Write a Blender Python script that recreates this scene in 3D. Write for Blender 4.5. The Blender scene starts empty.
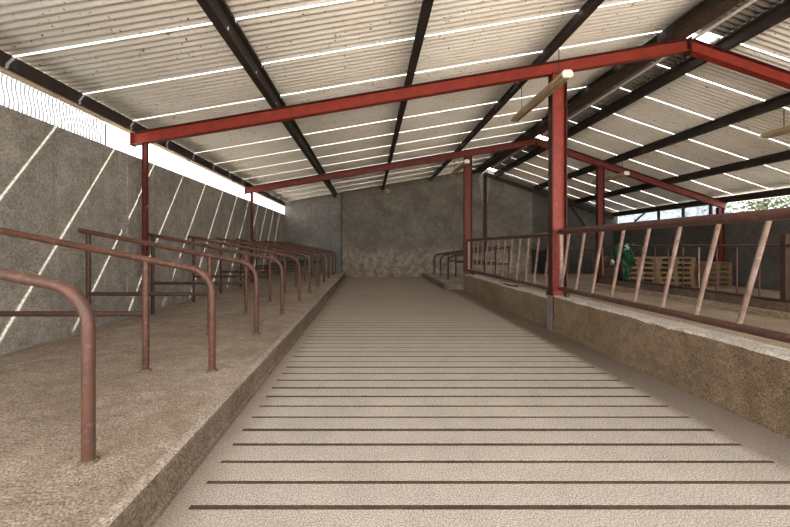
import bpy, bmesh, math, random
from mathutils import Vector, Matrix
R = random.Random(7)
S = bpy.context.scene
COL = S.collection

# ------------------------------------------------------------------ helpers
class MB:
    """collects shapes, build() links them as one mesh object"""
    def __init__(self): self.v = []; self.f = []; self.sm = []
    def add(self, vs, fs, smooth=False):
        n = len(self.v); self.v += [tuple(p) for p in vs]
        self.f += [tuple(i + n for i in q) for q in fs]; self.sm += [smooth] * len(fs)
        return self
    def box(self, x0, x1, y0, y1, z0, z1):
        vs = [(x0,y0,z0),(x1,y0,z0),(x1,y1,z0),(x0,y1,z0),(x0,y0,z1),(x1,y0,z1),(x1,y1,z1),(x0,y1,z1)]
        return self.add(vs, [(3,2,1,0),(4,5,6,7),(0,1,5,4),(1,2,6,5),(2,3,7,6),(3,0,4,7)])
    def obox(self, p0, p1, w, h, side):
        """bar from p0 to p1, width w along 'side', height h across"""
        p0 = Vector(p0); p1 = Vector(p1); d = (p1 - p0).normalized()
        s = Vector(side); s = (s - d * s.dot(d)).normalized(); u = d.cross(s)
        vs = []
        for p in (p0, p1):
            for a, b in ((-1,-1),(1,-1),(1,1),(-1,1)): vs.append(p + s * (a * w / 2) + u * (b * h / 2))
        return self.add(vs, [(3,2,1,0),(4,5,6,7),(0,1,5,4),(1,2,6,5),(2,3,7,6),(3,0,4,7)])
    def ibeam(self, p0, p1, depth, width, side, tf=.014, tw=.012):
        """I section; 'side' is the direction normal to the web"""
        p0 = Vector(p0); p1 = Vector(p1); d = (p1 - p0).normalized()
        s = Vector(side).normalized(); u = d.cross(s)
        self.obox(p0, p1, tw, depth - 2 * tf, s)
        for k in (-1, 1):
            o = u * (k * (depth - tf) / 2)
            self.obox(p0 + o, p1 + o, width, tf, s)
        return self
    def prism(self, prof, y0, y1):
        """xz profile extruded along y"""
        n = len(prof)
        vs = [(x, y0, z) for x, z in prof] + [(x, y1, z) for x, z in prof]
        fs = [tuple(range(n)), tuple(range(2*n-1, n-1, -1))]
        fs += [(i, i + n, (i+1) % n + n, (i+1) % n) for i in range(n)]
        return self.add(vs, fs)
    def tube(self, pts, r, n=12, caps=True, rv=None):
        pts = [Vector(p) for p in pts]; m = len(pts)
        tang = []
        for i in range(m):
            a = pts[max(0, i-1)]; b = pts[min(m-1, i+1)]; tang.append((b - a).normalized())
        ref = Vector((0,0,1)) if abs(tang[0].z) < .9 else Vector((1,0,0))
        nrm = (ref - tang[0] * ref.dot(tang[0])).normalized()
        vs = []
        for i in range(m):
            nrm = (nrm - tang[i] * nrm.dot(tang[i])).normalized(); bi = tang[i].cross(nrm)
            rr = rv[i] if rv else r
            for k in range(n):
                a = 2 * math.pi * k / n
                vs.append(pts[i] + (nrm * math.cos(a) + bi * math.sin(a)) * rr)
        fs = [(i*n+k, i*n+(k+1) % n, (i+1)*n+(k+1) % n, (i+1)*n+k) for i in range(m-1) for k in range(n)]
        self.add(vs, fs, True)
        if caps:
            self.add(vs[:n], [tuple(range(n-1, -1, -1))]); self.add(vs[-n:], [tuple(range(n))])
        return self
    def build(self, name, mat, parent=None, bevel=0):
        me = bpy.data.meshes.new(name); me.from_pydata(self.v, [], self.f)
        for p, s in zip(me.polygons, self.sm): p.use_smooth = s
        bm = bmesh.new(); bm.from_mesh(me); bmesh.ops.recalc_face_normals(bm, faces=bm.faces); bm.to_mesh(me); bm.free()
        o = bpy.data.objects.new(name, me); COL.objects.link(o)
        if mat: me.materials.append(mat)
        if parent:
            o.parent = parent; o.location = -Vector(parent['_o']) if False else (0,0,0)
        if bevel:
            b = o.modifiers.new('bevel', 'BEVEL'); b.width = bevel; b.segments = 2; b.limit_method = 'ANGLE'
        return o

def thing(name, label, cat, loc=(0,0,0), group=None):
    o = bpy.data.objects.new(name, None); COL.objects.link(o); o.location = loc; o.empty_display_size = .1
    o['label'] = label; o['category'] = cat
    if group: o['group'] = group
    return o
def tag(o, label, cat, group=None):
    o['label'] = label; o['category'] = cat
    if group: o['group'] = group
    return o
def struct(o): o['kind'] = 'structure'; return o
def copy_tree(o, parent=None):
    c = o.copy(); COL.objects.link(c)
    if parent: c.parent = parent
    for ch in list(o.children): copy_tree(ch, c)
    return c
ORD = ['first','second','third','fourth','fifth','sixth','seventh','eighth','ninth','tenth','eleventh','twelfth','thirteenth','fourteenth']
def arc(c, r, a0, a1, plane_y, n=8):
    """points of an arc in the xz plane"""
    return [(c[0] + r * math.cos(a0 + (a1 - a0) * i / n), plane_y, c[1] + r * math.sin(a0 + (a1 - a0) * i / n)) for i in range(n + 1)]

# ------------------------------------------------------------------ materials
def newmat(name):
    m = bpy.data.materials.new(name); m.use_nodes = True
    nt = m.node_tree; return m, nt, nt.nodes, nt.links, nt.nodes['Principled BSDF']
def noise(nt, vec, scale, detail=6, rough=.6, dist=0):
    n = nt.nodes.new('ShaderNodeTexNoise'); n.inputs['Scale'].default_value = scale
    n.inputs['Detail'].default_value = detail; n.inputs['Roughness'].default_value = rough
    n.inputs['Distortion'].default_value = dist
    nt.links.new(vec, n.inputs['Vector']); return n.outputs['Fac']
def ramp(nt, fac, a, b, c0=(0,0,0,1), c1=(1,1,1,1)):
    r = nt.nodes.new('ShaderNodeValToRGB'); e = r.color_ramp.elements
    e[0].position = a; e[0].color = c0; e[1].position = b; e[1].color = c1
    nt.links.new(fac, r.inputs['Fac']); return r.outputs['Color']
def mix(nt, fac, a, b, mode='MIX'):
    m = nt.nodes.new('ShaderNodeMix'); m.data_type = 'RGBA'; m.blend_type = mode
    for sock, val in (('Factor', fac), ('A', a), ('B', b)):
        s = [i for i in m.inputs if i.name == sock and (i.type == ('VALUE' if sock == 'Factor' else 'RGBA'))][0]
        if isinstance(val, (int, float)): s.default_value = val
        elif isinstance(val, tuple): s.default_value = (*val[:3], 1)
        else: nt.links.new(val, s)
    return [o for o in m.outputs if o.type == 'RGBA'][0]
def vec(nt, scale=(1,1,1), loc=(0,0,0)):
    t = nt.nodes.new('ShaderNodeTexCoord'); mp = nt.nodes.new('ShaderNodeMapping')
    mp.inputs['Scale'].default_value = scale; mp.inputs['Location'].default_value = loc
    nt.links.new(t.outputs['Object'], mp.inputs['Vector']); return mp.outputs['Vector']
def bump(nt, bsdf, h, strength, dist=.01):
    b = nt.nodes.new('ShaderNodeBump'); b.inputs['Strength'].default_value = strength; b.inputs['Distance'].default_value = dist
    nt.links.new(h, b.inputs['Height']); nt.links.new(b.outputs['Normal'], bsdf.inputs['Normal'])
def coord(nt, axis):
    t = nt.nodes.new('ShaderNodeTexCoord'); s = nt.nodes.new('ShaderNodeSeparateXYZ')
    nt.links.new(t.outputs['Object'], s.inputs[0]); return s.outputs[axis]
def maprange(nt, v, a, b):
    m = nt.nodes.new('ShaderNodeMapRange'); m.inputs['From Min'].default_value = a; m.inputs['From Max'].default_value = b
    nt.links.new(v, m.inputs['Value']); return m.outputs['Result']
def math_(nt, op, a, b):
    m = nt.nodes.new('ShaderNodeMath'); m.operation = op
    for i, v in enumerate((a, b)):
        if isinstance(v, (int, float)): m.inputs[i].default_value = v
        else: nt.links.new(v, m.inputs[i])
    return m.outputs[0]

def concrete(name, c0, c1, speck=.5, bs=.5, big=1.2, fine=60, stain=None, rough=.9, sc=(1,1,1), mott=.55):
    m, nt, N, L, B = newmat(name); v = vec(nt, sc)
    f1 = noise(nt, v, big, 8, .62, .3); f2 = noise(nt, v, fine, 4, .7); f3 = noise(nt, v, big * 6, 6, .7, .5)
    c = mix(nt, ramp(nt, f1, .33, .68), c0, c1)
    c = mix(nt, mott, c, ramp(nt, f3, .3, .72, (.42,.40,.38,1), (1.25,1.22,1.2,1)), 'MULTIPLY')
    c = mix(nt, speck, c, ramp(nt, f2, .34, .64, (.22,.20,.185,1), (1.5,1.5,1.5,1)), 'MULTIPLY')
    if stain: c = stain(nt, v, c)
    L.new(c, B.inputs['Base Color']); B.inputs['Roughness'].default_value = rough
    B.inputs['Specular IOR Level'].default_value = .2
    bump(nt, B, math_(nt, 'ADD', math_(nt, 'MULTIPLY', f2, .5), f3), bs, .02)
    return m

def st_floor(nt, v, c):          # dung stained margins beside the two kerbs, browner towards the back
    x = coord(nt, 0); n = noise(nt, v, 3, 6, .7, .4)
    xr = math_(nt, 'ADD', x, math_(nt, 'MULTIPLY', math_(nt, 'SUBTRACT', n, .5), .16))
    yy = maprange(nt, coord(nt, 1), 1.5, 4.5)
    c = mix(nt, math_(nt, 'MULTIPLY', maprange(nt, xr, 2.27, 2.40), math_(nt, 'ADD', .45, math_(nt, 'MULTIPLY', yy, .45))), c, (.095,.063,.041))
    c = mix(nt, math_(nt, 'MULTIPLY', maprange(nt, xr, -.74, -1.0), .7), c, (.19,.13,.09))
    y = coord(nt, 1); yr = math_(nt, 'ADD', y, math_(nt, 'MULTIPLY', math_(nt, 'SUBTRACT', n, .5), 3))
    c = mix(nt, math_(nt, 'MULTIPLY', maprange(nt, yr, 3.8, 8.5), .55), c, (.24,.155,.095))
    return c
def st_plat(nt, v, c):
    n = noise(nt, vec(nt, (2.2, 9, 4)), 7, 6, .75, 1.5)
    c = mix(nt, math_(nt, 'MULTIPLY', ramp(nt, n, .50, .60), .6), c, (.12,.08,.055))
    n2 = noise(nt, vec(nt, (1, 1.3, 1)), 1.4, 6, .7, .6)
    c = mix(nt, math_(nt, 'MULTIPLY', ramp(nt, n2, .5, .62), .5), c, (.20,.135,.09))
    return c
def st_wall(nt, v, c):           # vertical run marks and a damp, splashed foot
    n = noise(nt, vec(nt, (6, 6, .45)), 1.4, 6, .7)
    c = mix(nt, math_(nt, 'MULTIPLY', ramp(nt, n, .5, .72), .5), c, (.125,.11,.09))
    n3 = noise(nt, v, 9, 5, .7)
    c = mix(nt, math_(nt, 'MULTIPLY', ramp(nt, n3, .6, .68), .35), c, (.43,.39,.325))
    return c
def st_back(nt, v, c):           # whitewash splash band below chest height
    z = coord(nt, 2); n = noise(nt, v, 1.6, 8, .75, .6)
    zr = math_(nt, 'ADD', z, math_(nt, 'MULTIPLY', math_(nt, 'SUBTRACT', n, .5), 1.1))
    k = math_(nt, 'MULTIPLY', maprange(nt, zr, 1.25, .95), ramp(nt, noise(nt, v, 5, 7, .75), .38, .6))
    c = mix(nt, math_(nt, 'MULTIPLY', k, .75), c, (.46,.365,.275))
    c = mix(nt, math_(nt, 'MULTIPLY', ramp(nt, noise(nt, v, .8, 6, .7, 1), .48, .66), .5), c, (.09,.078,.063))
    return c
M = {}
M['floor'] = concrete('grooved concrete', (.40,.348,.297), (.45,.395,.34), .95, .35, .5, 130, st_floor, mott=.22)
M['groove'] = concrete('dirt in grooves', (.06,.04,.028), (.10,.07,.05), .4, .3)
M['plat'] = concrete('sandy bedding concrete', (.315,.248,.188), (.455,.372,.295), .95, .7, 1.1, 90, st_plat)
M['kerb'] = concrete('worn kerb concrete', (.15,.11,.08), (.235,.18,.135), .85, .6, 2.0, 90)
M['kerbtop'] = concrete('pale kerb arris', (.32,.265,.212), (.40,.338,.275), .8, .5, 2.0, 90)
M['wall'] = concrete('dark cement render', (.245,.222,.187), (.35,.322,.275), .5, .6, 1.2, 45, st_wall)
M['back'] = concrete('grey cement render', (.165,.145,.12), (.25,.222,.183), .45, .45, 1.2, 40, st_back)
M['wallright'] = concrete('darker right render', (.075,.068,.058), (.125,.115,.098), .45, .5, 1.2, 40)  # right hand walls, toned darker than the other render
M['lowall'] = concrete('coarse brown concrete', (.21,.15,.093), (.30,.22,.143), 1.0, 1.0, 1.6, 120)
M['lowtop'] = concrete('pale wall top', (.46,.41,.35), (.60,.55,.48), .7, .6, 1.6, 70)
M['passage'] = concrete('feed passage floor', (.30,.225,.155), (.40,.31,.225), .75, .5, 1.2, 60)
M['yard'] = concrete('yard', (.55,.52,.47), (.62,.59,.54), .4, .2, .5, 20)

def paint(name, base, dark, worn, amt=.5, fine=40, metallic=.1, rough=.5, vary=0):
    m, nt, N, L, B = newmat(name); v = vec(nt)
    f1 = noise(nt, v, 5, 8, .7, .4); f2 = noise(nt, v, fine, 5, .75)
    c = mix(nt, ramp(nt, f1, .38, .68), base, dark)
    c = mix(nt, math_(nt, 'MULTIPLY', ramp(nt, f2, .54, .66), amt), c, worn)
    if vary:                                   # some tubes are more weathered than others
        oi = N.new('ShaderNodeObjectInfo')
        c = mix(nt, math_(nt, 'MULTIPLY', oi.outputs['Random'], vary), c, (.085,.055,.042))
    L.new(c, B.inputs['Base Color']); B.inputs['Roughness'].default_value = rough; B.inputs['Metallic'].default_value = metallic; B.inputs['Specular IOR Level'].default_value = .3
    bump(nt, B, f2, .25, .004)
    return m
M['red'] = paint('red oxide paint', (.27,.034,.018), (.17,.022,.014), (.06,.02,.015), .6, 45)
M['redcol'] = paint('peeling red oxide paint', (.25,.033,.018), (.16,.023,.014), (.36,.15,.105), .42, 38)
M['reddark'] = paint('darker red oxide paint', (.16,.026,.016), (.10,.019,.013), (.045,.018,.014), .6, 45)  # darker red for the far frame and the left columns
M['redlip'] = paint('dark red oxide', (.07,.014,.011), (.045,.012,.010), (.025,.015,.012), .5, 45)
M['rust'] = paint('rusty tube', (.135,.048,.026), (.052,.029,.022), (.27,.16,.115), .55, 30, .15, .42, .5)
M['rustdark'] = paint('dark rusty tube', (.070,.032,.021), (.038,.023,.018), (.13,.075,.05), .45, 34, .1, .5)
M['barrier'] = paint('red brown barrier rail', (.095,.042,.030), (.055,.029,.022), (.21,.13,.10), .45, 30, .1, .42)
M['bar'] = paint('worn pale barrier bar', (.31,.225,.18), (.16,.085,.06), (.09,.035,.024), .6, 18, .15, .38)
M['purlin'] = paint('dark purlin', (.034,.024,.018), (.016,.012,.010), (.08,.055,.04), .4, 20, .0, .7)
M['timber'] = paint('brown timber', (.075,.04,.027), (.04,.024,.018), (.25,.17,.12), .5, 14, 0, .8)
M['plate'] = paint('tan wall plate', (.40,.30,.20), (.28,.2,.13), (.2,.14,.1), .4, 20, 0, .8)
M['fitting'] = paint('dirty cream fitting', (.42,.32,.18), (.28,.20,.10), (.16,.11,.06), .6, 22, 0, .6)
M['cap'] = paint('white lamp end', (.75,.72,.64), (.6,.55,.45), (.4,.34,.25), .4, 30, 0, .5)
M['wire'] = paint('black wire', (.02,.018,.016), (.03,.026,.022), (.05,.04,.03), .3)
M['galv'] = paint('grey steel', (.30,.29,.27), (.2,.185,.165), (.14,.10,.08), .4, 30, .5, .5)
M['pallet'] = paint('pallet wood', (.20,.125,.065), (.12,.075,.04), (.07,.045,.026), .5, 20, 0, .8)
M['green'] = paint('green cloth', (.018,.115,.045), (.008,.05,.022), (.02,.05,.03), .5, 12, 0, .6)
M['dark'] = paint('black rubber', (.010,.010,.011), (.016,.016,.017), (.03,.03,.03), .3, 12, 0, .7)
M['white'] = paint('pale cloth', (.6,.6,.58), (.5,.5,.48), (.3,.3,.3), .3, 12, 0, .8)
M['conduit'] = paint('pale conduit', (.8,.73,.66), (.7,.62,.54), (.4,.32,.26), .4, 25, 0, .6)
M['bark'] = paint('bark', (.12,.09,.065), (.08,.06,.045), (.2,.16,.12), .4, 14, 0, .9)

def roofmat(name='fibre cement sheet', k=1):
    m, nt, N, L, B = newmat(name); v = vec(nt)
    f1 = noise(nt, vec(nt, (.5, 1.6, 1)), 1.3, 8, .65, .4); f2 = noise(nt, v, 9, 7, .75, .5); f3 = noise(nt, v, 26, 3, .5)
    c = mix(nt, ramp(nt, f1, .36, .66), (.82,.785,.72), (.74,.675,.58))
    c = mix(nt, math_(nt, 'MULTIPLY', ramp(nt, f2, .56, .74), .6), c, (.5,.40,.29))
    c = mix(nt, ramp(nt, f3, .675, .70), c, (.07,.05,.04))
    if k < 1: c = mix(nt, 1, c, (k, k, k), 'MULTIPLY')
    L.new(c, B.inputs['Base Color']); B.inputs['Roughness'].default_value = .9; B.inputs['Specular IOR Level'].default_value = .15
    bump(nt, B, f2, .15, .01)
    return m
M['roof'] = roofmat(); M['ridge'] = roofmat('ridge sheet painted shaded', .3)  # ridge copy is darkened to paint in the shade under the ridge
def translucent(name, col, t_amt, rough_t=0.0):
    m = bpy.data.materials.new(name); m.use_nodes = True; nt = m.node_tree; N = nt.nodes; L = nt.links
    N.remove(N['Principled BSDF']); out = N['Material Output']
    tl = N.new('ShaderNodeBsdfTranslucent'); tl.inputs['Color'].default_value = (*col, 1)
    tr = N.new('ShaderNodeBsdfTransparent'); tr.inputs['Color'].default_value = (*col, 1)
    mx = N.new('ShaderNodeMixShader'); mx.inputs[0].default_value = t_amt
    L.new(tl.outputs[0], mx.inputs[1]); L.new(tr.outputs[0], mx.inputs[2])
    L.new(mx.outputs[0], out.inputs['Surface']); return m
M['strip'] = translucent('milky sun diffuser', (.95,.96,.97), .12)  # for strips added to soften the sun through open roof gaps
def striped():
    m = translucent('striped corrugated plastic', (.93,.95,.97), .5); nt = m.node_tree; N = nt.nodes; L = nt.links
    y = coord(nt, 1); z = coord(nt, 2)
    sw = math_(nt, 'MULTIPLY', math_(nt, 'SINE', math_(nt, 'MULTIPLY', math_(nt, 'SUBTRACT', z, 2.63), 2*math.pi*.95/.34), 0), .015)
    s = math_(nt, 'SINE', math_(nt, 'MULTIPLY', math_(nt, 'SUBTRACT', y, sw), 2*math.pi/.045), 0)
    k = ramp(nt, s, .35, .8)                       # painted grey stripes stand in for refraction along the corrugations
    df = N.new('ShaderNodeBsdfDiffuse'); df.inputs['Color'].default_value = (.25,.25,.26,1)
    src = N['Material Output'].inputs['Surface'].links[0].from_socket
    mx = N.new('ShaderNodeMixShader'); L.new(math_(nt, 'MULTIPLY', k, .8), mx.inputs[0]); L.new(src, mx.inputs[1]); L.new(df.outputs[0], mx.inputs[2])
    L.new(mx.outputs[0], N['Material Output'].inputs['Surface']); return m
M['clear'] = striped()
def netting():
    m = translucent('pale blue netting', (.30,.35,.42), .45); nt = m.node_tree; N = nt.nodes; L = nt.links
    k = ramp(nt, noise(nt, vec(nt), 7, 6, .8, .6), .52, .60)
    df = N.new('ShaderNodeBsdfDiffuse'); df.inputs['Color'].default_value = (.10,.12,.14,1)
    src = N['Material Output'].inputs['Surface'].links[0].from_socket
    mx = N.new('ShaderNodeMixShader'); L.new(math_(nt, 'MULTIPLY', k, .8), mx.inputs[0]); L.new(src, mx.inputs[1]); L.new(df.outputs[0], mx.inputs[2])
    L.new(mx.outputs[0], N['Material Output'].inputs['Surface']); return m
M['net'] = netting()

# ------------------------------------------------------------------ dimensions
XL, XR, YB, YF = -3.56, 10.3, 14.25, -.3
RX = 4.8
def zL(x): return 3.13 + .169 * (x + 3.58)
ZR = zL(RX)
def zRt(x): return ZR - .34 * (x - RX)
def zr(x): return zL(x) if x <= RX else zRt(x)
FR = (5.12, 9.78)
SLOT = [3.32 + .885 * k + (.06 if k == 0 else 0) for k in range(-4, 13)]
GAP = .031

# ------------------------------------------------------------------ setting
# floor with real grooves
mb = MB(); g0, g1 = -.865, 2.36
ys = [1.635 + .1732 * k for k in range(-9, 73)]
gw = .033
mb.box(-1.0, g0, YF, YB + .06, -.12, 0); mb.box(g1, 2.76, YF, YB + .06, -.12, 0)
prev = YF
for y in ys:
    w = gw * R.uniform(.8, 1.25)
    mb.box(g0, g1, prev, y - w/2, -.12, 0); prev = y + w/2
mb.box(g0, g1, prev, YB + .06, -.12, 0)
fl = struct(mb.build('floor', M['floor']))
mb = MB()
for y in ys: mb.box(g0 + .001, g1 - .001, y - gw, y + gw, -.1, -.003)
gr = mb.build('groove_dirt', M['groove'], fl)
struct(MB().box(2.98, XR, YF, YB + .1, -.12, .15).build('floor', M['passage']))
struct(MB().box(-60, 70, -60, 90, -.3, -.13).build('ground', M['yard']))

# raised platform at the left (cubicle bed)
pl = thing('cubicle_platform', 'raised sandy concrete cubicle bed running along the left wall', 'platform')
def grid_top(x0, x1, y0, y1, z, nx, ny, amp):
    m = MB(); vs = []
    for j in range(ny + 1):
        for i in range(nx + 1):
            e = 0 if i in (0, nx) or j in (0, ny) else 1
            vs.append((x0 + (x1-x0)*i/nx, y0 + (y1-y0)*j/ny, z + e * R.uniform(-amp, amp)))
    fs = [(j*(nx+1)+i, j*(nx+1)+i+1, (j+1)*(nx+1)+i+1, (j+1)*(nx+1)+i) for j in range(ny) for i in range(nx)]
    n = len(vs); m.add(vs, fs, True)
    m.box(x0, x1, y0, y1, -.1, z - .012); return m
grid_top(XL + .002, -1.03, YF, YB + .078, .2, 24, 140, .003).build('bed', M['plat'], pl)
mb = MB()
prof = [(-.966,-.1),(-.968,.028),(-.984,.04),(-.982,.175),(-.995,.196),(-1.0295,.196),(-1.0295,-.1)]
mb.prism(prof, YF, YB + .078); mb.build('kerb', M['kerb'], pl)
MB().prism([(-1.035,.19),(-.99,.19),(-.984,.194),(-.995,.201),(-1.035,.205)], YF, YB + .077).build('kerb_top', M['kerbtop'], pl)

# walls
struct(MB().box(XL - .2, XL, YF, YB + .3, -.1, 2.63).build('wall_left', M['wall'], bevel=.01))
def wallpoly(name, xs, y0, y1, mat):
    prof = [(xs[0], -.1), (xs[-1], -.1)] + [(x, zr(x) + .01) for x in reversed(xs)]
    return struct(MB().prism(prof, y0, y1).build(name, mat))
wb = wallpoly('wall_back', [-1.13, 1, RX, 6.85], YB, YB + .3, M['back'])
M['backleft'] = concrete('bluish cement render', (.185,.177,.163), (.275,.262,.238), .45, .45, 1.2, 40, st_wall)
wallpoly('wall_back', [XL, -1.13], YB + .08, YB + .3, M['backleft'])
struct(MB().box(-1.165, -1.13, YB - .012, YB + .078, .0, zL(-1.15) - .02).build('trim_1', M['wallright']))
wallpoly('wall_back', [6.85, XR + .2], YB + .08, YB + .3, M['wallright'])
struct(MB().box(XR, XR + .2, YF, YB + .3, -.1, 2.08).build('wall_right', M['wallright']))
for k, y in enumerate(FR):
    struct(MB().box(XL, XL + .012, y - .13, y + .11, .205, 2.62).build('wall_left', M['wall'], bevel=.008))

# roof: each corrugated sheet from eave to ridge, gaps between
ceil = bpy.data.objects.new('ceiling', None); COL.objects.link(ceil); struct(ceil)
def sheet(x0, x1, y0, y1, zf, mat='roof', amp=.032, name='roof_sheet'):
    npitch = max(2, round((y1 - y0) / .085)); n = npitch * 10; th = .007; vs = []
    for t in (0, th):
        for x in (x0, x1):
            for i in range(n + 1):
                vs.append((x, y0 + (y1-y0)*i/n, zf(x) + .002 + amp * (1.02 - math.sqrt(math.cos(math.pi*npitch*i/n)**2 + .02)) + t))
    m = n + 1; fs = []
    for i in range(n):
        fs.append((i, i+1, m+i+1, m+i)); fs.append((2*m+i, 3*m+i, 3*m+i+1, 2*m+i+1))
        fs.append((i, 2*m+i, 2*m+i+1, i+1)); fs.append((m+i, m+i+1, 3*m+i+1, 3*m+i))
    fs.append((0, m, 3*m, 2*m)); fs.append((n, 2*m+n, 3*m+n, m+n))
    return MB().add(vs, fs, True).build(name, M[mat], ceil)
edges = SLOT + [SLOT[-1] + .885]
for a, b in zip(edges[:-1], edges[1:]):
    sheet(-3.85, RX - .12, a + GAP/2, b - GAP/2, zL)
    op = [y for y in FR + (13.95,) if a < y + .25 < b]
    sheet(RX + .46, 10.7, a + GAP/2, b - GAP/2, zRt)
    if op:                                   # a length of the ridge piece is missing beside each frame
        c = max(a + GAP/2, op[0] + .08); d = min(c + .30, b - GAP/2)
        if c - a > .2: sheet(RX + .1, RX + .49, a + GAP/2, c, zRt, 'ridge', .032, 'ridge_sheet')
        sheet(RX + .1, RX + .49, d, b - GAP/2, zRt, 'ridge', .032, 'ridge_sheet')
        x0, x1 = RX + .05, RX + .52; vs = [(x0, c-.1, zRt(x0)+.085), (x1, c-.1, zRt(x1)+.085), (x1, d+.1, zRt(x1)+.085), (x0, d+.1, zRt(x0)+.085)]
        vs += [(p, q, r + .004) for p, q, r in vs]
        MB().add(vs, [(3,2,1,0),(4,5,6,7),(0,1,5,4),(1,2,6,5),(2,3,7,6),(3,0,4,7)]).build('sun_diffuser_strip', M['strip'], ceil)  # added over the ridge opening to keep sun spots off the floor
    else:
        sheet(RX + .1, RX + .49, a + GAP/2, b - GAP/2, zRt, 'ridge', .032, 'ridge_sheet')
def strip(x0, x1, y, zf):  # added cover over the open slots, keeps sun lines off the floor
    h = .048; vs = [(x0, y-.05, zf(x0)+h), (x1, y-.05, zf(x1)+h), (x1, y+.05, zf(x1)+h), (x0, y+.05, zf(x0)+h)]
    vs += [(a, b, c + .003) for a, b, c in vs]
    MB().add(vs, [(3,2,1,0),(4,5,6,7),(0,1,5,4),(1,2,6,5),(2,3,7,6),(3,0,4,7)]).build('sun_diffuser_strip', M['strip'], ceil)
for y in SLOT:
    strip(-1.2, RX - .14, y, zL); strip(RX + .14, 10.65, y, zRt)
# ridge cap in lengths with an opening just behind each frame
y0 = YF
for y1 in (FR[0] + .12, FR[1] + .15, 13.75):
    mb = MB(); c = [(RX-.32, zL(RX-.32)+.06), (RX, ZR+.085), (RX+.32, zRt(RX+.32)+.06)]
    prof = c + [(x, z + .008) for x, z in reversed(c)]
    mb.prism(prof, y0, y1).build('ridge_cap', M['roof'], ceil); y0 = y1 + .3

# ------------------------------------------------------------------ steel frames
def col_i(name, x, y, z0, z1, d, label, base=None, mat='red'):
    t = thing(name, label, 'steel column', (x, y, z0), 'red steel columns')
    mb = MB(); mb.obox((0,0,0), (0,0,z1-z0), d - .024, .012, (1,0,0)); mb.build('web', M[mat], t)
    for s in (-1, 1):
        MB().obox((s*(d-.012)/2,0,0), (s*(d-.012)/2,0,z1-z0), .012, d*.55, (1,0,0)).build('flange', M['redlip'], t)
    MB().box(-d*.62, d*.62, -d*.4, d*.4, 0, .014).build('base_plate', M['galv'], t)
    if base:
        for s in (-1, 1):
            MB().box(s*(d/2+.006)-.006, s*(d/2+.006)+.006, -d*.29, d*.29, .014, base).build('splice_plate', M['galv'], t)
    return t
def rt(x): return zr(x) - .17
for k, y in enumerate(FR):
    w = ('near', 'far')[k]
    col_i('steel_column', -3.37, y, .2, rt(-3.37) - .185, .075, f'slim red steel column against the left wall under the {w} red beam', mat='reddark')
    col_i('steel_column', 2.84, y, 0, rt(2.84) - .185, .22, ('stout red steel column between the two feed barriers, nearest the camera','red steel column at the far end of the long feed barrier')[k], .52, mat=('redcol','reddark')[k])
    if k == 1:
        col_i('steel_column', 6.65, y, .15, rt(6.65) - .19, .19, 'dark red steel column at the end of the second row of bars, beyond the barrier', mat='reddark')
        col_i('steel_column', 10.1, y, .15, rt(10.1) - .19, .16, 'red steel column by the open gap above the right wall', mat='reddark')
    rm = ('red','reddark')[k]
    rl = thing('steel_rafter', f'{w} sloping red steel roof beam left of the ridge', 'steel beam', (0,y,0), 'red roof beams')
    def rafter(par, xa, xb, d=.18):
        a = Vector((xa,0,rt(xa)-d/2-.004)); b = Vector((xb,0,rt(xb)-d/2-.004))
        mb = MB(); mb.obox(a, b, .012, d - .03, (0,1,0)); mb.build('web', M[rm], par)
        u = Vector((-(b-a).z, 0, (b-a).x)).normalized()
        for s, nm in ((1,'top_flange'), (-1,'bottom_flange')):
            o = u * (s * (d - .014) / 2)
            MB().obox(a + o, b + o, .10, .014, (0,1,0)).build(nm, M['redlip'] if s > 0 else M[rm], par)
    rafter(rl, -3.55, RX - .012)
    MB().box(RX - .012, RX - .001, -.06, .06, rt(RX) - .25, rt(RX) + .012).build('ridge_plate', M['redlip'], rl)
    MB().box(-3.562, -3.55, -.06, .06, rt(-3.55) - .2, rt(-3.55) - .01).build('end_plate', M['red'], rl)
    rr = thing('steel_rafter', f'{w} sloping red steel roof beam right of the ridge', 'steel beam', (0,y,0), 'red roof beams')
    rafter(rr, RX + .012, 10.25)
    MB().box(RX + .001, RX + .012, -.06, .06, rt(RX) - .25, rt(RX) + .012).build('ridge_plate', M['redlip'], rr)
# end beam on the back wall, right slope, and a stanchion below the ridge
a = (RX, YB - .06, rt(RX) - .07); b = (10.2, YB - .06, rt(10.2) - .07)
tag(MB().ibeam(a, b, .14, .08, (0,1,0)).build('steel_rafter', M['purlin']), 'dark steel beam sloping down the back wall right of the ridge', 'steel beam')
t = thing('wall_stanchion', 'thin rusty steel stanchion on the back wall below the ridge', 'steel column', (4.85, YB - .065, 0))
MB().ibeam((0,0,1.1), (0,0,rt(4.85) - .16), .11, .1, (0,1,0)).build('post', M['redlip'], t)
MB().prism([(-.08,2.9),(.08,2.9),(.26,rt(4.85)-.16),(-.26,rt(4.85)-.16)], .052, .064).build('gusset', M['galv'], t)

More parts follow.
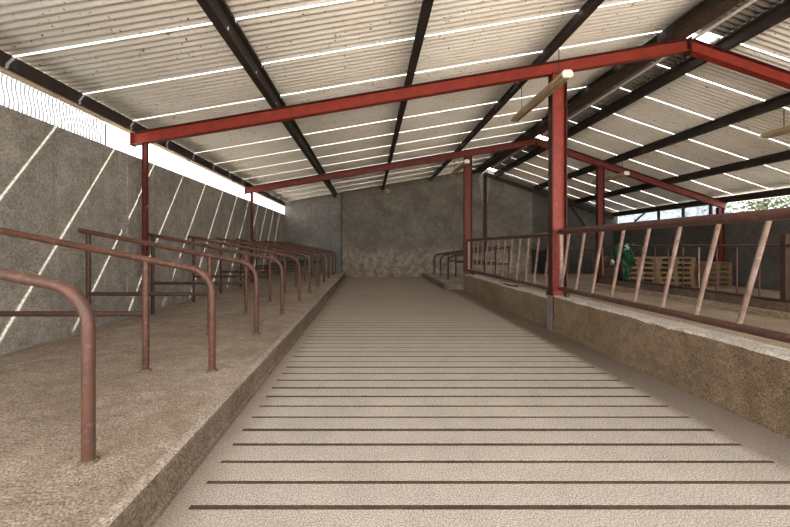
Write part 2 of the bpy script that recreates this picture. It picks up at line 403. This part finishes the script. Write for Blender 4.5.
# purlins (Z section)
def purlin(x, name='roof_purlin', label='', w=.14, d=.17, flip=-1):
    zt = zr(x) - .002; s = flip; t = .012
    if x < RX: zt = zL(x - w/2) - .001
    else: zt = zRt(x + w/2) - .001
    prof = [(x - s*w/2, zt), (x + s*.02, zt), (x + s*.02, zt - d + t + .02), (x + s*w/2, zt - d + t + .02),
            (x + s*w/2, zt - d), (x - s*.02, zt - d), (x - s*.02, zt - t - .02), (x - s*w/2, zt - t - .02)]
    o = MB().prism(prof, YF, YB).build(name, M['purlin']); return tag(o, label, 'purlin', 'dark roof purlins')
pe = purlin(-3.53, flip=1, label='dark purlin along the left eave above the bright gap', w=.1, d=.165)
mb = MB().box(-3.60, -3.495, YF, YB, 2.952, 2.971); mb.build('timber_strip', M['plate'], pe)
for x, l in ((-1.38,'dark purlin next in from the left eave, between the wall and aisle'), (.6,'dark purlin overhead near the middle of the aisle'),
             (2.6,'dark purlin above the feed barrier with the hanging strip lamp below it'), (4.38,'dark purlin just left of the ridge')):
    purlin(x, label=l)
for x, l in ((5.3,'dark purlin just right of the ridge beside the pale conduit'), (6.95,'dark purlin on the right slope with two strip lamps below'),
             (8.62,'dark purlin halfway down the right slope'), (10.2,'dark purlin along the right eave above the open gap')):
    purlin(x, label=l, flip=1)
tag(MB().box(4.50, 4.74, YF, YB, rt(4.74) + .002, rt(4.74) + .034).build('ridge_board', M['timber']), 'weathered brown timber board running under the ridge', 'board')
tag(MB().tube([(4.88, YF, rt(RX) + .0), (4.88, YB, rt(RX) + .0)], .022, 10).build('conduit_pipe', M['conduit']), 'thin pale conduit running along the ridge', 'pipe')

# left gap: wavy plastic sheet near the camera, open further on
def wavy(y0, y1):
    pitch = .045; n = int((y1 - y0) / pitch * 8); nz = 14; z0, z1 = 2.63, 2.97; vs = []
    for j in range(nz + 1):
        z = z0 + (z1 - z0) * j / nz; sw = .015 * math.sin(2*math.pi*(z - z0)/(z1 - z0) * .95)
        for i in range(n + 1):
            y = y0 + (y1 - y0) * i / n
            vs.append((XL - .09 + .014 * math.sin(2*math.pi*y/pitch), y + sw, z))
    fs = [(j*(n+1)+i, j*(n+1)+i+1, (j+1)*(n+1)+i+1, (j+1)*(n+1)+i) for j in range(nz) for i in range(n)]
    o = MB().add(vs, fs, True).build('corrugated_plastic_sheet', M['clear'])
    s = o.modifiers.new('solid', 'SOLIDIFY'); s.thickness = .003
    return o
tag(wavy(YF, 4.66), 'clear corrugated plastic sheet in the gap above the left wall', 'plastic sheet')
tag(MB().box(XL - .098, XL - .082, 4.70, 4.712, 2.63, 2.952).build('gap_batten', M['purlin']), 'thin dark upright at the end of the corrugated plastic sheet', 'batten')
# loose cables hanging from the eave
for i, (y, l) in enumerate(((6.55,'loose black cable hanging in the left gap between the two red beams'),(8.72,'looped black cable hanging in the left gap just before the far beam'))):
    x = -3.47; pts = [(x, y + .16*math.sin(k/10*math.pi*1.5)*.5, 2.965 - .33*math.sin(k/10*math.pi)*.9) for k in range(11)]
    tag(MB().tube(pts, .008, 6).build('hanging_cable', M['wire']), l, 'cable')

# ------------------------------------------------------------------ cubicle dividers
def divider(z_floor, mirror=1, front=.0, zf=1.095, slope=.196, r=.029, mat='rust'):
    """origin: foot of the front leg, wall side towards -x * mirror"""
    t = thing('cubicle_divider', '', 'cubicle divider')
    rb = .22; ang = math.atan(slope); L = 2.13
    zt = zf - z_floor
    # top rail to bend: rail direction falls towards the aisle
    cx = -rb; cz = zt - .02 - rb
    pts = [(-L, 0, cz + rb * math.cos(ang) + (L - rb - rb*math.sin(ang)) * 0 + (L + cx + rb*math.sin(ang) - 0) * 0)]
    a0 = math.pi/2 - ang
    p_start = (cx + rb*math.cos(a0), cz + rb*math.sin(a0))
    k = (p_start[0] + L) * slope
    pts = [(-L, 0, p_start[1] + k), (-L/2, 0, p_start[1] + (p_start[0] + L/2) * slope)]
    pts += arc((cx, cz), rb, a0, 0, 0, 10)
    pts += [(0, 0, cz - .2), (0, 0, 0)]
    zrail = lambda x: p_start[1] + (p_start[0] - x) * slope
    def mm(p): return [(a*mirror, b, c) for a, b, c in p]
    MB().tube(mm(pts), r, 14).build('bent_rail', M[mat], t)
    MB().tube(mm([(-.56, 0, 0), (-.56, 0, zrail(-.56) - .01)]), r*.9, 12).build('middle_leg', M[mat], t)
    for q in (0, -.56):
        MB().tube([(q*mirror, 0, 0), (q*mirror, 0, .007), (q*mirror, 0, .016)], .05, 14, rv=[r*1.75, r*1.5, r*1.03]).build('dirt_collar', M['kerb'], t)
    MB().tube(mm([(-2.02, 0, 0), (-2.02, 0, zrail(-2.09) - .01)]), r*.9, 12).build('rear_post', M['rustdark'], t)
    MB().tube(mm([(-2.02, 0, .685 - z_floor), (-.58, 0, .685 - z_floor)]), r*.82, 12).build('lower_rail', M['rustdark'], t)
    return t
proto = divider(.2)
lab = ['rusty bent tube cubicle divider nearest the camera, cut by the left edge',
       'cubicle divider second from the camera, its leg beside the aisle kerb']
for k in range(11):
    o = proto if k == 0 else copy_tree(proto)
    o.location = ((-1.37, -1.328)[k] if k < 2 else -1.352 + R.uniform(-.012,.012), 1.66 + 1.216 * k, .2)
    o['label'] = lab[k] if k < 2 else (f'rusty tube cubicle divider, {ORD[k]} back from the camera along the left wall' if k < 10 else 'rusty tube cubicle divider furthest back, close to the back wall')
    o['group'] = 'cubicle dividers on the left platform'

# right hand cubicles in the last bay
p2 = thing('cubicle_platform', 'small raised concrete cubicle bed beyond the far column', 'platform')
MB().box(2.3, 6.5, 9.98, YB - .002, -.1, .155).build('bed', M['plat'], p2, .01)
MB().box(2.2, 2.3, 9.98, YB - .002, -.1, .16).build('kerb', M['kerb'], p2, .015)
pr = divider(.155, -1, zf=.98, slope=.16, mat='rustdark')
for k, y in enumerate((11.3, 12.5, 13.7)):
    o = pr if k == 0 else copy_tree(pr)
    o.location = (2.63, y, .155)
    o['label'] = f"dark tube cubicle divider beyond the far column, {('nearest','middle one','furthest')[k]} of three"
    o['group'] = 'cubicle dividers beyond the far column'

# ------------------------------------------------------------------ low walls and feed barriers
def lowwall(y0, y1, h, label):
    t = thing('concrete_feed_wall', label, 'low wall')
    n = max(4, int((y1 - y0) / .12)); vs = []
    m = MB(); xs0, xs1 = 2.74, 2.99
    rows = []
    for i in range(n + 1):
        y = y0 + (y1 - y0) * i / n
        rows.append([(xs0 - .005, y, -.05), (xs0 + R.uniform(-.006,.006), y, .12), (xs0 + R.uniform(-.007,.007), y, h*.6), (xs0 + .006 + R.uniform(-.006,.006), y, h - .02),
                     (xs1, y, h - .02), (xs1, y, -.05)])
    q = 6; v = [p for r in rows for p in r]; f = []
    for i in range(n):
        for j in range(q): f.append((i*q+j, i*q+(j+1) % q, (i+1)*q+(j+1) % q, (i+1)*q+j))
    f += [tuple(range(q)), tuple(range(n*q+q-1, n*q-1, -1))]
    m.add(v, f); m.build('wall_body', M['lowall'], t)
    m = MB(); rows = []
    for i in range(n + 1):
        y = y0 + (y1 - y0) * i / n; w = R.uniform(-.008,.008)
        rows.append([(xs0 + .002 + w, y, h - .022 + R.uniform(-.012,.004)), (xs0 + .02 + w, y, h + R.uniform(-.003,.003)), (xs1 - .02, y, h + R.uniform(-.003,.003)), (xs1 + .004, y, h - .03)])
    q = 4; v = [p for r in rows for p in r]; f = []
    for i in range(n):
        for j in range(q): f.append((i*q+j, i*q+(j+1) % q, (i+1)*q+(j+1) % q, (i+1)*q+j))
    f += [tuple(range(q)), tuple(range(n*q+q-1, n*q-1, -1))]
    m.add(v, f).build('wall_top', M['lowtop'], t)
lowwall(YF, FR[0] - .075, .53, 'low rough brown concrete wall under the near feed barrier')
lowwall(FR[0] + .075, FR[1] - .075, .48, 'low rough concrete wall under the far feed barrier')

def barrier(label, x, y0, y1, ztop, zbot, tops, lean, rt_=.043, rb_=.034, zfoot=.53, feet=()):
    t = thing('feed_barrier', label, 'feed barrier')
    MB().tube([(x, y0, ztop), (x, y1, ztop)], rt_, 16).build('top_rail', M['barrier'], t)
    MB().tube([(x, y0, zbot), (x, y1, zbot)], rb_, 16).build('bottom_rail', M['barrier'], t)
    for y in tops:
        MB().tube([(x, y, ztop), (x, y + lean, zbot)], .0168, 12).build('bar', M['bar'], t)
    for y in feet:
        MB().box(x - .02, x + .02, y - .03, y + .03, zfoot - .01, zbot).build('foot_bracket', M['rustdark'], t)
    MB().obox((x + .0, y1 - .02, zbot), (x + .0, y1 - .02, ztop), .05, .012, (1,0,0)).build('end_upright', M['bar'], t)
    return t
bn = barrier('feed barrier of slanted pale bars nearest the camera, right of the column', 2.85, .6, FR[0] - .06, 1.478, .63, [1.379 + .345*k for k in range(11)], .21, feet=(4.9,))
bf = barrier('far feed barrier of slanted bars between the two columns', 2.85, FR[0] + .06, FR[1] - .06, 1.444, .59, [5.34 + .35*k for k in range(12)], .19, zfoot=.48, feet=(5.4, 9.3), rt_=.038, rb_=.031)
for k in range(3):
    pass
# second barrier across the passage
t = thing('feed_barrier', 'thin rusty feed barrier across the passage behind the near barrier', 'feed barrier')
X2 = 6.6
MB().tube([(X2, 2.2, 1.27), (X2, FR[1] - .1, 1.27)], .026, 12).build('top_rail', M['barrier'], t)
MB().tube([(X2, 2.2, .40), (X2, FR[1] - .1, .40)], .026, 12).build('bottom_rail', M['barrier'], t)
for k in range(22):
    y = 2.3 + .35 * k - .05
    MB().tube([(X2, y, .40), (X2, y, 1.27)], .013, 10).build('bar', M['bar'] if k % 4 == 1 else M['barrier'], t)
MB().box(X2 - .035, X2 + .035, 5.36, 5.43, .37, 1.45).build('post', M['rustdark'], t)
M['lowdark'] = concrete('dark brown concrete', (.12,.082,.055), (.19,.135,.092), .8, .8, 1.6, 70)
t = thing('concrete_feed_wall', 'long low brown concrete wall under the barrier across the passage', 'low wall')
MB().box(6.52, 6.75, 1.5, FR[1] - .12, .14, .37).build('wall_body', M['lowdark'], t, .01)
MB().box(6.36, 6.52, 1.5, FR[1] - .12, .14, .235).build('step', M['passage'], t, .01)

# small things on the near walls
pts = [(2.77, 7.0, .494), (2.78, 6.72, .494), (2.80, 6.60, .494), (2.86, 6.52, .494)]
tag(MB().tube(pts, .014, 8).build('rubber_strap', M['dark']), 'short black strap lying on the far low wall below the barrier', 'strap')

# ------------------------------------------------------------------ strip lamps
def lamp(label, x, y0, y1, z, ztop):
    t = thing('strip_lamp', label, 'lamp', (x, y0, z), 'hanging strip lamps')
    L = y1 - y0
    MB().prism([(-.045,.07),(.045,.07),(.075,.0),(.06,-.012),(-.06,-.012),(-.075,.0)], .03, L - .03).build('housing', M['fitting'], t)
    for s in (-1, 1):
        MB().tube([(s*.034, .05, -.022), (s*.034, L - .05, -.022)], .014, 10).build('tube', M['fitting'], t)
    for y in (0, L - .03):
        MB().prism([(-.045,.07),(.045,.07),(.07,.035),(.07,-.01),(.045,-.035),(-.045,-.035),(-.07,-.01),(-.07,.035)], y, y + .032).build('end_cap', M['cap'], t, .006)
    for y in (L*.13, L*.82):
        MB().tube([(0, y, .06), (0, y, ztop - z)], .006, 6).build('hanger', M['wire'], t)
zt = lambda x: zr(x) - .165
lamp('dirty cream strip lamp hanging in front of the near column top', 2.6, 4.44, 6.1, 3.50, zt(2.6))
lamp('strip lamp hanging behind the far red beam by the far column', 2.6, 9.0, 10.6, 3.50, zt(2.6))
lamp('pale strip lamp under the right slope at the right edge', 6.95, 4.3, 6.0, 3.18, zt(6.95))
lamp('small strip lamp under the right slope by the dark red column', 6.95, 9.15, 10.55, 3.22, zt(6.95))
t = thing('bulkhead_lamp', 'small dark lamp hanging from the middle purlin near the back wall', 'lamp', (.66, 11.9, 3.30))
MB().tube([(0,0,0),(0,0,.12)], .02, 8).build('stem', M['wire'], t)
MB().tube([(0,0,.0),(0,0,-.03),(0,0,-.12),(0,0,-.17)], .08, 12, rv=[.03,.07,.08,.04]).build('lamp_shade', M['galv'], t)

# ------------------------------------------------------------------ right hand side behind the second barrier
def pallet():
    t = thing('wooden_pallet', '', 'pallet', (0,0,0), 'stacked wooden pallets')
    for k in range(3): MB().box(-.5, .5, -.4 + k*.34, -.28 + k*.34, 0, .022).build('bottom_board', M['pallet'], t)
    for i in range(3): MB().box((-.5, -.06, .38)[i], (-.38, .06, .5)[i], -.4, .4, .022, .098).build('bearer', M['pallet'], t)
    for k in range(6): MB().box(-.5, .5, -.4 + k*.138, -.29 + k*.138, .098, .136).build('deck_board', M['pallet'], t)
    return t
pp = pallet(); first = True
for si, (x, y, n, a) in enumerate(((7.22, 9.5, 6, 0.02), (8.29, 9.55, 6, -.03), (9.5, 9.7, 5, .22))):
    for k in range(n):
        o = pp if first else copy_tree(pp); first = False
        o.location = (x + R.uniform(-.02,.02), y + R.uniform(-.02,.02), .151 + .137 * k)
        o.rotation_euler.z = a + R.uniform(-.02,.02)
        w = ('left stack behind the far bars', 'middle stack of the three', 'right stack, the lower crooked one')[si]
        o['label'] = f"{ORD[n-1-k] + ' pallet down' if k < n-1 else 'topmost pallet'} in the {w}"
# green waterproofs over the rail
def garment():
    t = thing('green_jacket', 'crumpled green jacket slung over the thin rail beside the dark red column', 'jacket')
    def drape(w0, w1, z0, z1, x, y, mat, name, amp):
        nx, nz = 16, 14; vs = []
        for j in range(nz + 1):
            f = j / nz; w = w0 + (w1 - w0) * f
            for i in range(nx + 1):
                u = i / nx - .5
                vs.append((x + amp*math.sin(u*17 + 2*f) * (.4 + f) + .02*math.sin(f*9+u*5), y + u*w + .03*math.sin(f*7), z0 + (z1 - z0)*f * (1 - .15*math.cos(u*9))))
        fs = [(j*(nx+1)+i, j*(nx+1)+i+1, (j+1)*(nx+1)+i+1, (j+1)*(nx+1)+i) for j in range(nz) for i in range(nx)]
        o = MB().add(vs, fs, True).build(name, mat, t)
        s = o.modifiers.new('solid', 'SOLIDIFY'); s.thickness = .02
        return o
    drape(.55, .85, 1.31, .88, 6.54, 8.75, M['green'], 'body', .03)
    drape(.20, .16, 1.00, .50, 6.53, 8.62, M['green'], 'sleeve', .025)
    drape(.24, .20, 1.0, .42, 6.55, 8.90, M['dark'], 'lining', .03)
    drape(.07, .09, 1.31, 1.2, 6.51, 8.55, M['white'], 'collar', .02)
    drape(.05, .06, .92, .80, 6.50, 9.05, M['white'], 'reflective_patch', .02)
    MB().tube([(6.56, 8.45, 1.305), (6.6, 8.7, 1.32), (6.6, 9.0, 1.315)], .035, 8).build('shoulder', M['green'], t)
garment()
# black rubber sheet against the back wall, gate in front
mb = MB(); vs = []
prof = [(6.72, 14.05), (6.95, 14.0), (7.15, 14.08), (7.35, 14.02), (7.6, 14.1)]
b = [(x, y) for x, y in prof] + [(x, y + .03) for x, y in reversed(prof)]; n = len(b)
vs = [(x, y - .15, .15) for x, y in b] + [(x, y, 1.16 - .05 * (i % 3)) for i, (x, y) in enumerate(b)]
mb.add(vs, [tuple(range(n-1,-1,-1)), tuple(range(n, 2*n))] + [(i, (i+1) % n, (i+1) % n + n, i + n) for i in range(n)])
tag(mb.build('rubber_sheet', M['dark']), 'black rubber sheet leaning on the back wall behind the bars', 'rubber sheet')
t = thing('metal_gate', 'thin dark barred gate standing near the back wall right of the column', 'gate', (7.0, 12.6, .15))
for z in (.12, 1.0): MB().tube([(0,0,z),(2.0,0,z)], .02, 8).build('gate_rail', M['rustdark'], t)
for k in range(9): MB().tube([(k*.25,0,.0 if k in (0,8) else .12),(k*.25,0,1.0)], .012, 8).build('bar', M['rustdark'], t)

# struts and posts in the right gap
for i, (y, l) in enumerate(((12.15,'short dark post in the right gap, furthest from the camera'),(11.2,'short dark post in the right gap, middle of three'),(10.3,'short dark post in the right gap beside the far red beam end'))):
    tag(MB().box(10.32, 10.38, y - .03, y + .03, 2.08, zRt(10.35) + .0).build('gap_post', M['purlin']), l, 'post', 'posts in the right gap')
tag(MB().obox((10.33, 12.75, 2.52), (10.33, 13.45, 2.09), .04, .05, (1,0,0)).build('steel_brace', M['purlin']), 'dark diagonal brace across the right gap near the back corner', 'brace')
tag(MB().obox((8.4, YB, 3.05), (9.15, YB, 2.0), .05, .05, (0,1,0)).build('steel_brace', M['purlin']), 'dark diagonal brace on the back wall right of the red column', 'brace')

mb = MB(); n = 40; vs = []
for j in range(7):
    for i in range(n + 1):
        y = 9.95 + (14.2 - 9.95) * i / n; f = j / 6
        vs.append((10.44 + .03*math.sin(y*5 + f*4), y, 2.05 + f*(.56 - .05*abs(math.sin(y*2.2)))))
mb.add(vs, [(j*(n+1)+i, j*(n+1)+i+1, (j+1)*(n+1)+i+1, (j+1)*(n+1)+i) for j in range(6) for i in range(n)], True)
tag(mb.build('windbreak_netting', M['net']), 'pale bluish netting stretched across the gap above the right wall', 'netting')

# ------------------------------------------------------------------ trees outside the right gap
def leafmat(name, a, b):
    m, nt, N, L, B = newmat(name); v = vec(nt)
    c = mix(nt, ramp(nt, noise(nt, v, 1.3, 4), .35, .65), a, b); L.new(c, B.inputs['Base Color']); B.inputs['Roughness'].default_value = .7
    return m
M['leaf'] = leafmat('leaves', (.03,.055,.014), (.075,.10,.03)); M['leaf2'] = leafmat('grey leaves', (.05,.065,.045), (.09,.10,.065))
def tree(x, y, h, r, n, mat, label):
    t = thing('tree', label, 'tree', (x, y, -.13), 'trees outside the right wall')
    mb = MB(); mb.tube([(0,0,0),(.1,.05,h*.4),(0,.1,h*.8)], .1, 8, rv=[.16,.11,.05])
    for k in range(9):
        a = k * 2.4; z = h*(.35 + .05*k); mb.tube([(.05,.05,z),(math.cos(a)*r*.7, math.sin(a)*r*.7, z + r*.5)], .03, 6, rv=[.05,.012])
    mb.build('trunk', M['bark'], t)
    mb = MB()
    for k in range(n):
        while True:
            p = Vector((R.uniform(-1,1), R.uniform(-1,1), R.uniform(-1,1)))
            if p.length < 1: break
        p = Vector((p.x*r, p.y*r, h*.68 + p.z*h*.42)); s = R.uniform(.05,.11)
        a = Vector((R.uniform(-1,1), R.uniform(-1,1), R.uniform(-1,1))).normalized(); b = a.orthogonal().normalized()
        mb.add([p - a*s, p + b*s*.5, p + a*s, p - b*s*.5], [(0,1,2,3)])
    mb.build('foliage', M[mat], t)
tree(16.4, 14.0, 4.5, 2.0, 6500, 'leaf', 'leafy green tree outside the right gap, nearest the camera')
tree(17.5, 18.5, 3.6, 1.9, 1400, 'leaf2', 'thin grey green tree outside the right gap beside the far beam end')
tree(18.0, 23.0, 3.8, 2.0, 1000, 'leaf2', 'sparse tree outside the right gap towards the back corner')

# ------------------------------------------------------------------ light, world, camera
sd = bpy.data.lights.new('sun', 'SUN'); sd.energy = 8.0; sd.angle = math.radians(.5); sd.color = (1, .97, .92)
so = bpy.data.objects.new('sun', sd); COL.objects.link(so); so.location = (20, 20, 30)
so.rotation_euler = Vector((-1, -.865, -1.5)).to_track_quat('-Z', 'Y').to_euler()
w = bpy.data.worlds.new('world'); S.world = w; w.use_nodes = True
bg = w.node_tree.nodes['Background']; bg.inputs['Color'].default_value = (1, .995, .985, 1); bg.inputs['Strength'].default_value = 1.6

cd = bpy.data.cameras.new('camera'); co = bpy.data.objects.new('camera', cd); COL.objects.link(co); S.camera = co
co.location = (0, 0, 1.25); co.rotation_euler = (math.pi/2, 0, 0)
cd.sensor_width = 36; cd.lens = 340 * 36 / 790; cd.shift_x = 26 / 790; cd.shift_y = -16.5 / 790; cd.clip_start = .05; cd.clip_end = 300
S.view_settings.view_transform = 'Standard'; S.view_settings.look = 'None'; S.view_settings.gamma = 1
S.view_settings.use_curve_mapping = False; S.view_settings.exposure = 1.55
S.cycles.use_denoising = True; S.cycles.max_bounces = 14; S.cycles.diffuse_bounces = 8; S.cycles.transparent_max_bounces = 16
S.cycles.sample_clamp_indirect = 8
